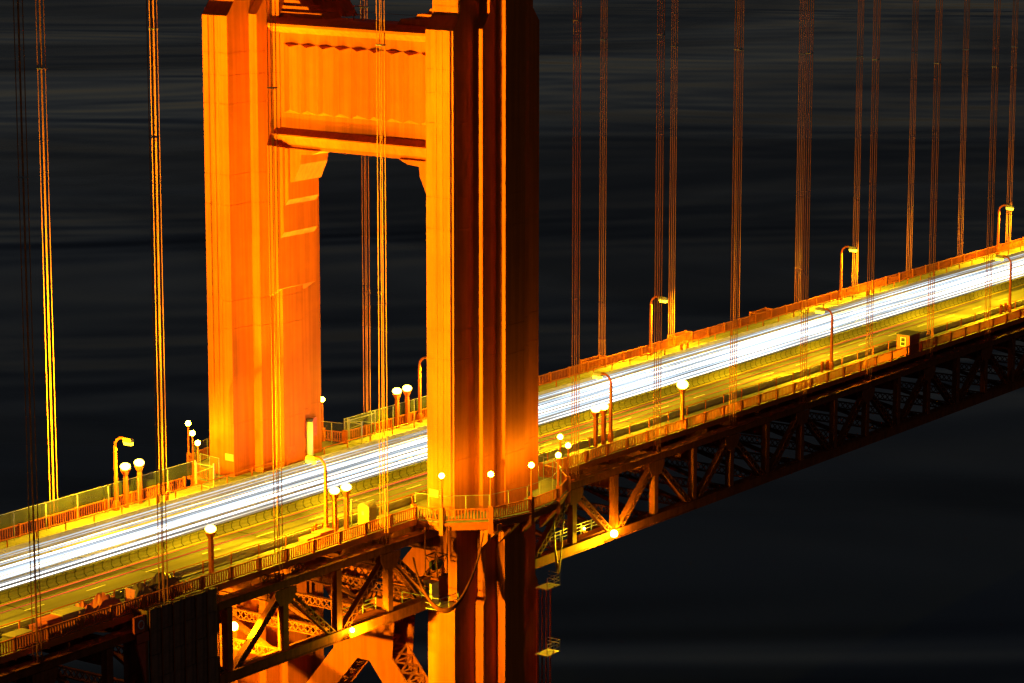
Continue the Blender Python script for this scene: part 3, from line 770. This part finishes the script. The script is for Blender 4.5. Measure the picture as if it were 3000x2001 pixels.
# tarpaulined heaps
def heap(x0, x1, y0, y1, h, label, mt, lean):
    t = thing('tarpaulin_heap', label, 'tarpaulin', ((x0+x1)/2, (y0+y1)/2, .15), 0, 'tarpaulin covered heaps on the near walkway')
    a, c = (x1-x0)/2, (y1-y0)/2; nx, ny = 16, 8; bb = B(); rnd = random.Random(len(label))
    for j in range(ny+1):
        for i in range(nx+1):
            s, w = i/nx*2-1, j/ny*2-1
            e = min(1, (1-abs(s))*5)*min(1, (1-abs(w))*4)
            z = h*(.6+.3*lean*s+.18*math.sin(s*7)+.12*math.sin(w*5+s*9))*e+rnd.uniform(-.06, .06)*e
            bb.v.append((s*a, w*c, max(0, z)))
    for j in range(ny):
        for i in range(nx): q = j*(nx+1)+i; bb.f.append((q, q+1, q+nx+2, q+nx+1))
    ob('cover', bb.mesh('cover', mt), t)
    rb = B()
    for s in (-.5, .1, .6): rb.path([(s*a, -c, .05), (s*a+.1, -c*.9, h*.5), (s*a, c*.9, h*.6), (s*a, c, .05)], .025, 5)
    ob('tie_rope', rb.mesh('tie_rope', 'galv'), t)
heap(-54.6, -49.4, -12.4, -10.6, 2.3, 'crumpled red tarpaulin over equipment beside the olive storage box', 'redtarp', .5)
heap(-47.6, -41.8, -12.4, -10.5, 2.4, 'long dark brown tarpaulin over equipment behind the near railing', 'tarp', .6)
def sheet(x, y, w, h, label):
    bb = B(); n = 8
    for i in range(n+1):
        yy = .12*math.sin(i*1.7); bb.v += [(w*i/n, yy, 0), (w*i/n, yy*.3, h), (w*i/n, yy+.03, 0), (w*i/n, yy*.3+.03, h)]
    for i in range(n):
        q = i*4; bb.f += [(q, q+4, q+5, q+1), (q+2, q+3, q+7, q+6), (q+1, q+5, q+7, q+3)]
    t = thing('hanging_sheet', label, 'sheet', (x, y, .15), math.pi/2, None)
    ob('cloth', bb.mesh('cloth', 'pink'), t); ob('stake', B().path([(0, .1, 0), (0, .1, h+.1)], .03, 6).mesh('stake', 'galv'), t)
    ob('stake', bpy.data.meshes['stake'], t, (w, 0, 0))
sheet(-55.1, -12.5, 1.2, 1.5, 'bright pink sheet hanging at the left end of the red tarpaulin')
sheet(-48.3, -12.5, 1.2, 1.75, 'pink sheet standing at the left end of the brown tarpaulin')
for i, x in enumerate((-41.5, -41.05, -40.55)):
    t = thing('traffic_cone', f'orange traffic cone behind the near railing beside the brown tarpaulin, {ORD[i]} from the left', 'traffic cone', (x, -11.6, .15), 0, 'traffic cones')
    ob('body', B().path([(0, 0, .04), (0, 0, .85)], [.2, .05], 10).mesh('body', 'cone'), t); ob('foot', B().box(-.26, .26, -.26, .26, 0, .04).mesh('foot', 'black'), t)
    ob('stripe', B().path([(0, 0, .45), (0, 0, .6)], [.138, .108], 10).mesh('stripe', 'white'), t)
# portable toilet
pt = thing('portable_toilet', 'yellow green portable toilet with ribbed arched roof on the near walkway', 'portable toilet', (-15.0, -11.2, .15), R(0))
ob('cabin', B().box(-.6, .6, -.6, .6, .1, 2.0).mesh('cabin', 'green'), pt)
rp_ = [(-.66, 2.0), (.66, 2.0), (.66, 2.1), (.45, 2.28), (0, 2.36), (-.45, 2.28), (-.66, 2.1)]
ob('roof', B().loft([[(-.66, y, z) for y, z in rp_], [(.66, y, z) for y, z in rp_]]).mesh('roof', 'box'), pt)
for i in range(5): ob('roof_rib', B().loft([[(-.6+i*.28, y*1.02, z+.03) for y, z in rp_[2:]], [(-.52+i*.28, y*1.02, z+.03) for y, z in rp_[2:]]]).mesh('roof_rib', 'box'), pt)
ob('door', B().box(-.64, -.602, -.42, .42, .15, 1.9).mesh('door', 'box'), pt)
ob('notice', B().box(-.655, -.642, -.05, .2, 1.35, 1.7).mesh('notice', 'white'), pt)
ob('skid', B().box(-.62, .62, -.62, .62, 0, .1).mesh('skid', 'black'), pt)
for s in (-1, 1): ob('corner_post', B().box(-.64, -.56, s*.6-.05, s*.6+.05, .1, 2.02).mesh('corner_post', 'box'), pt)
# sentry booth on the near walkway
sb = thing('sentry_booth', 'small orange booth with a white framed window on the near walkway right of the tower', 'booth', (89.6, -12.0, .15))
ob('cabin', B().box(-1.3, 1.3, -.85, .85, 0, 2.35).mesh('cabin', 'redpaint'), sb)
ob('roof', B().loft([[(-1.4, -.95, 2.35), (1.4, -.95, 2.35), (1.4, .95, 2.35), (-1.4, .95, 2.35)], [(-1.4, -.95, 2.42), (1.4, -.95, 2.42), (1.4, .95, 2.5), (-1.4, .95, 2.5)]]).mesh('roof', 'black'), sb)
wf = ob('window', B().box(-1.34, -1.302, -.32, .36, 1.0, 2.08).mesh('window', 'white'), sb)
for z in (1.07, 1.58): ob('pane', B().box(-1.35, -1.342, -.25, .29, z, z+.43).mesh('pane', 'window'), wf)
# pillar-like railing bays on the far side
for i, x in enumerate((57.6, 76.7, 96.0)):
    t = thing('railing_bay', f'projecting picket bay on the far railing, {ORD[i]} beyond the tower', 'railing', (x, 13.0, .15), 0, 'projecting bays of the far railing')
    ob('railing_panel', ME_RP, t, (0, 1.1, 0)); ob('bay_post', ME_RPOST, t, (0, 1.1, 0)); ob('bay_post', ME_RPOST, t, (3.81, 1.1, 0))
    ob('side_panel', rail_panel_mesh(1.1), t, (0, 0, 0), math.pi/2); ob('side_panel', rail_panel_mesh(1.1), t, (3.81, 0, 0), math.pi/2)
    ob('floor', B().box(0, 3.81, 0, 1.2, -.2, 0).mesh('floor', 'walk'), t)
# pale drain tube and panel at the far leg
dt = thing('downpipe', 'pale vertical downpipe on the inner face of the far tower leg', 'pipe', (2.25, 9.85, .2))
ob('pipe', B().path([(0, 0, 0), (0, 0, 4.3)], .33, 12).mesh('pipe', 'tube', True), dt); ob('hopper', B().path([(0, 0, 4.3), (0, 0, 4.6)], [.33, .42], 10).mesh('hopper', 'black'), dt)
hp = thing('hatch_panel', 'dark rust red hatch panel beside the pale downpipe on the far leg', 'panel', (3.75, 11.0, 2.5), 0, None, B().box(-.9, .9, -.12, .02, 0, 1.9).mesh('hatch_panel', 'redpaint'))

# ------------------------------------------------------------------ containment enclosure hung on the near truss
ce = thing('containment_enclosure', 'dark sheeted work enclosure hanging from the near truss at lower left', 'enclosure', (-49.2, -14.75, 0))
W_, H0 = 8.7, -11.5
for i in range(6):
    for j in range(6):
        x0_ = i*W_/6; z1_ = .72-j*2.04; z0_ = z1_-2.0
        ob('sheet_panel', B().box(.03, W_/6-.03, -.04, .04, 0, 2.0).mesh('sheet_panel', 'shroud') if (i, j) == (0, 0) else bpy.data.meshes['sheet_panel'], ce, (x0_, .06*((i+j) % 2), z0_))
ob('frame', B().box(-.05, W_+.05, .12, .2, H0, .7).mesh('frame', 'black'), ce)
ob('side_wall', B().box(-.05, .05, .2, 3.0, H0, .6).mesh('side_wall', 'shroud'), ce); ob('side_wall', B().box(W_-.05, W_+.05, .2, 1.0, H0, .5).mesh('side_wall', 'shroud'), ce)
for i in range(7): ob('stud', B().box(i*W_/6-.05, i*W_/6+.05, -.14, -.05, H0, .78).mesh('stud', 'dirty'), ce)
cr_ = B(); rnd = random.Random(3)
cr_.path([(i*.4, -.05+rnd.uniform(-.08, .08), .82+rnd.uniform(-.08, .12)) for i in range(22)], .05, 5)
ob('rope_edge', cr_.mesh('rope_edge', 'tarp'), ce)
hm = thing('hoist_mast', 'red painted hoist mast with rope and tapered bracket beside the dark enclosure', 'hoist', (-50.6, -14.9, 0))
ob('head_plate', B().box(-.7, .7, -.1, .1, -.85, .55).mesh('head_plate', 'redpaint'), hm)
ob('cross_plate', B().box(-.5, 1.0, -.16, -.11, -1.75, -.95).mesh('cross_plate', 'redpaint'), hm)
pp = [(-.45, -1.85), (.6, -1.85), (.6, -5.6), (.35, -4.6)]
ob('tapered_bracket', B().loft([[(x, -.1, z) for x, z in pp], [(x, .1, z) for x, z in pp]]).mesh('tapered_bracket', 'redpaint'), hm)
ob('mast', B().box(.62, .9, -.1, .2, -11, .5).mesh('mast', 'dirty'), hm)
ob('rope_coil', B().path([(.35*math.cos(t*.4), -.16-.004*t, -.15+.35*math.sin(t*.4)) for t in range(30)], .035, 5).mesh('rope_coil', 'tube'), hm)
ob('ladder_rail', B().box(1.0, 1.05, -.05, .05, -8, -1.8).mesh('ladder_rail', 'galv'), hm)
# reels below the near railing
for i, x in enumerate((-32.4, -28.4, -27.6)):
    t = thing('hose_reel', f'dark hose reel hung below the near railing, {ORD[i]} from the left', 'reel', (x, -13.35, -.75), 0, 'hose reels')
    bb = B()
    for y in (-.15, .15): bb.path([(.55*math.cos(a*math.pi/10), y, .55*math.sin(a*math.pi/10)) for a in range(21)], .05, 5)
    for a in range(4): bb.bar((.5*math.cos(a*math.pi/4), -.15, .5*math.sin(a*math.pi/4)), (-.5*math.cos(a*math.pi/4), -.15, -.5*math.sin(a*math.pi/4)), .05)
    ob('rim', bb.mesh('rim', 'dirty'), t); ob('axle', B().path([(0, -.3, 0), (0, .35, 0)], .08, 8).mesh('axle', 'black'), t)

# ------------------------------------------------------------------ light streaks of the traffic, as lit rods at lamp height
rnd = random.Random(21)
def streak(xa, xb, y, z, w, h, mt, label, grp):
    n = max(6, int((xb-xa)/9)); ph, am, wl = rnd.uniform(0, 6.3), rnd.uniform(.03, .16), rnd.uniform(60, 170)
    rings = []
    for i in range(n+1):
        x = (xb-xa)*i/n; yy = am*math.sin(ph+x*6.283/wl)
        k = .25 if i in (0, n) else 1
        rings.append([(x, yy+a*w/2*k, h/2+c*h/2*k) for a, c in ((-1, -.5), (0, -1), (1, -.5), (1, .5), (0, 1), (-1, .5))])
    thing('light_trail', label, 'light trail', (xa, y, z), 0, grp, B().loft(rings).mesh('light_trail', mt))
LANES = ('far lane', 'middle lane', 'median lane')
TR = [(7.1, .75, .10, .08, 't_dim', -84, 190), (6.5, .62, .12, .10, 't_warm', -84, 190), (5.55, .7, .08, .08, 't_blue', -20, 190), (5.0, .62, .26, .16, 't_white', -84, 190),
      (4.0, .7, .10, .08, 't_blue', 8, 190), (3.45, .62, .24, .14, 't_warm', -84, 190), (3.1, .95, .07, .06, 't_blue', -84, 120), (2.55, .62, .30, .20, 't_white', -84, 190),
      (1.95, .8, .10, .08, 't_blue', -84, 190), (1.05, .65, .24, .16, 't_white', -84, 190), (.55, .9, .08, .07, 't_dim', -84, 95), (.2, .62, .14, .12, 't_warm', -84, 190),
      (6.9, .9, .12, .10, 't_blue', 12, 140), (5.3, .95, .10, .08, 't_blue', 26, 170), (4.6, .6, .12, .10, 't_white', 20, 190), (.0, .66, .10, .10, 't_white', -84, -28), (1.35, .95, .08, .07, 't_blue', 40, 190)]
for k in ('t_white', 't_blue', 't_warm', 't_dim', 't_red', 't_reddim'):
    nt = M[k].node_tree; bs = nt.nodes['Principled BSDF']; st0 = bs.inputs['Emission Strength'].default_value
    tcn = nt.nodes.new('ShaderNodeTexCoord'); mpn = nt.nodes.new('ShaderNodeMapping'); mpn.inputs['Scale'].default_value = (.045, .9, .9)
    oi = nt.nodes.new('ShaderNodeObjectInfo'); ad = nt.nodes.new('ShaderNodeVectorMath'); ad.operation = 'ADD'
    nt.links.new(tcn.outputs['Object'], ad.inputs[0]); nt.links.new(oi.outputs['Location'], ad.inputs[1]); nt.links.new(ad.outputs[0], mpn.inputs[0])
    nn = nt.nodes.new('ShaderNodeTexNoise'); nn.inputs['Scale'].default_value = 1; nn.inputs['Detail'].default_value = 4; nt.links.new(mpn.outputs[0], nn.inputs['Vector'])
    mr = nt.nodes.new('ShaderNodeMapRange'); mr.inputs['From Min'].default_value = .35; mr.inputs['From Max'].default_value = .65; mr.inputs['To Min'].default_value = st0*.35; mr.inputs['To Max'].default_value = st0*1.65
    nt.links.new(nn.outputs['Fac'], mr.inputs['Value']); nt.links.new(mr.outputs[0], bs.inputs['Emission Strength'])
for y in (7.3, 6.25, 5.8, 5.25, 4.75, 4.3, 3.75, 3.3, 2.85, 2.25, 1.8, 1.35, .8, .35):
    TR.append((y+rnd.uniform(-.12, .12), rnd.choice((.45, .55, .8, 1.0)), rnd.uniform(.12, .34), rnd.uniform(.05, .10), rnd.choice(('t_dim', 't_dim', 't_blue', 't_dim')), *rnd.choice(((-84, 190), (-84, 190), (rnd.uniform(-30, 40), 190), (-84, rnd.uniform(20, 120))))))
cols = {'t_white': 'bright white', 't_blue': 'bluish white', 't_warm': 'warm white', 't_dim': 'faint bluish'}
cnt = {}
for y, z, w, h, mt, xa, xb in sorted(TR, key=lambda q: -q[0]):
    ln = 0 if y > 4.8 else 1 if y > 2.2 else 2
    key = (mt, ln); cnt[key] = cnt.get(key, 0)+1
    tot = sum(1 for q in TR if q[4] == mt and (0 if q[0] > 4.8 else 1 if q[0] > 2.2 else 2) == ln)
    pos = '' if tot == 1 else f', {ORD[cnt[key]-1]} from the far kerb'
    ext = 'broken off' if (xa > -80 or xb < 180) else 'full length'
    streak(xa+rnd.uniform(0, 2), xb-rnd.uniform(0, 3), y, z, w, h, mt, f'{ext} {cols[mt]} streak in the {LANES[ln]}{pos}', 'headlight streaks on the road')
for i, (y, z, mt, xa, xb) in enumerate(((-4.0, .75, 't_red', X0, 105), (-4.3, .8, 't_reddim', -10, 130), (-5.4, .75, 't_red', X0, 78), (-5.55, .8, 't_reddim', X0, 118), (-7.0, .75, 't_reddim', -20, 95))):
    streak(xa, xb, y, z, .10, .07, mt, f'thin red tail light streak on the near half of the road, {ORD[i]} from the median', 'red tail light streaks')
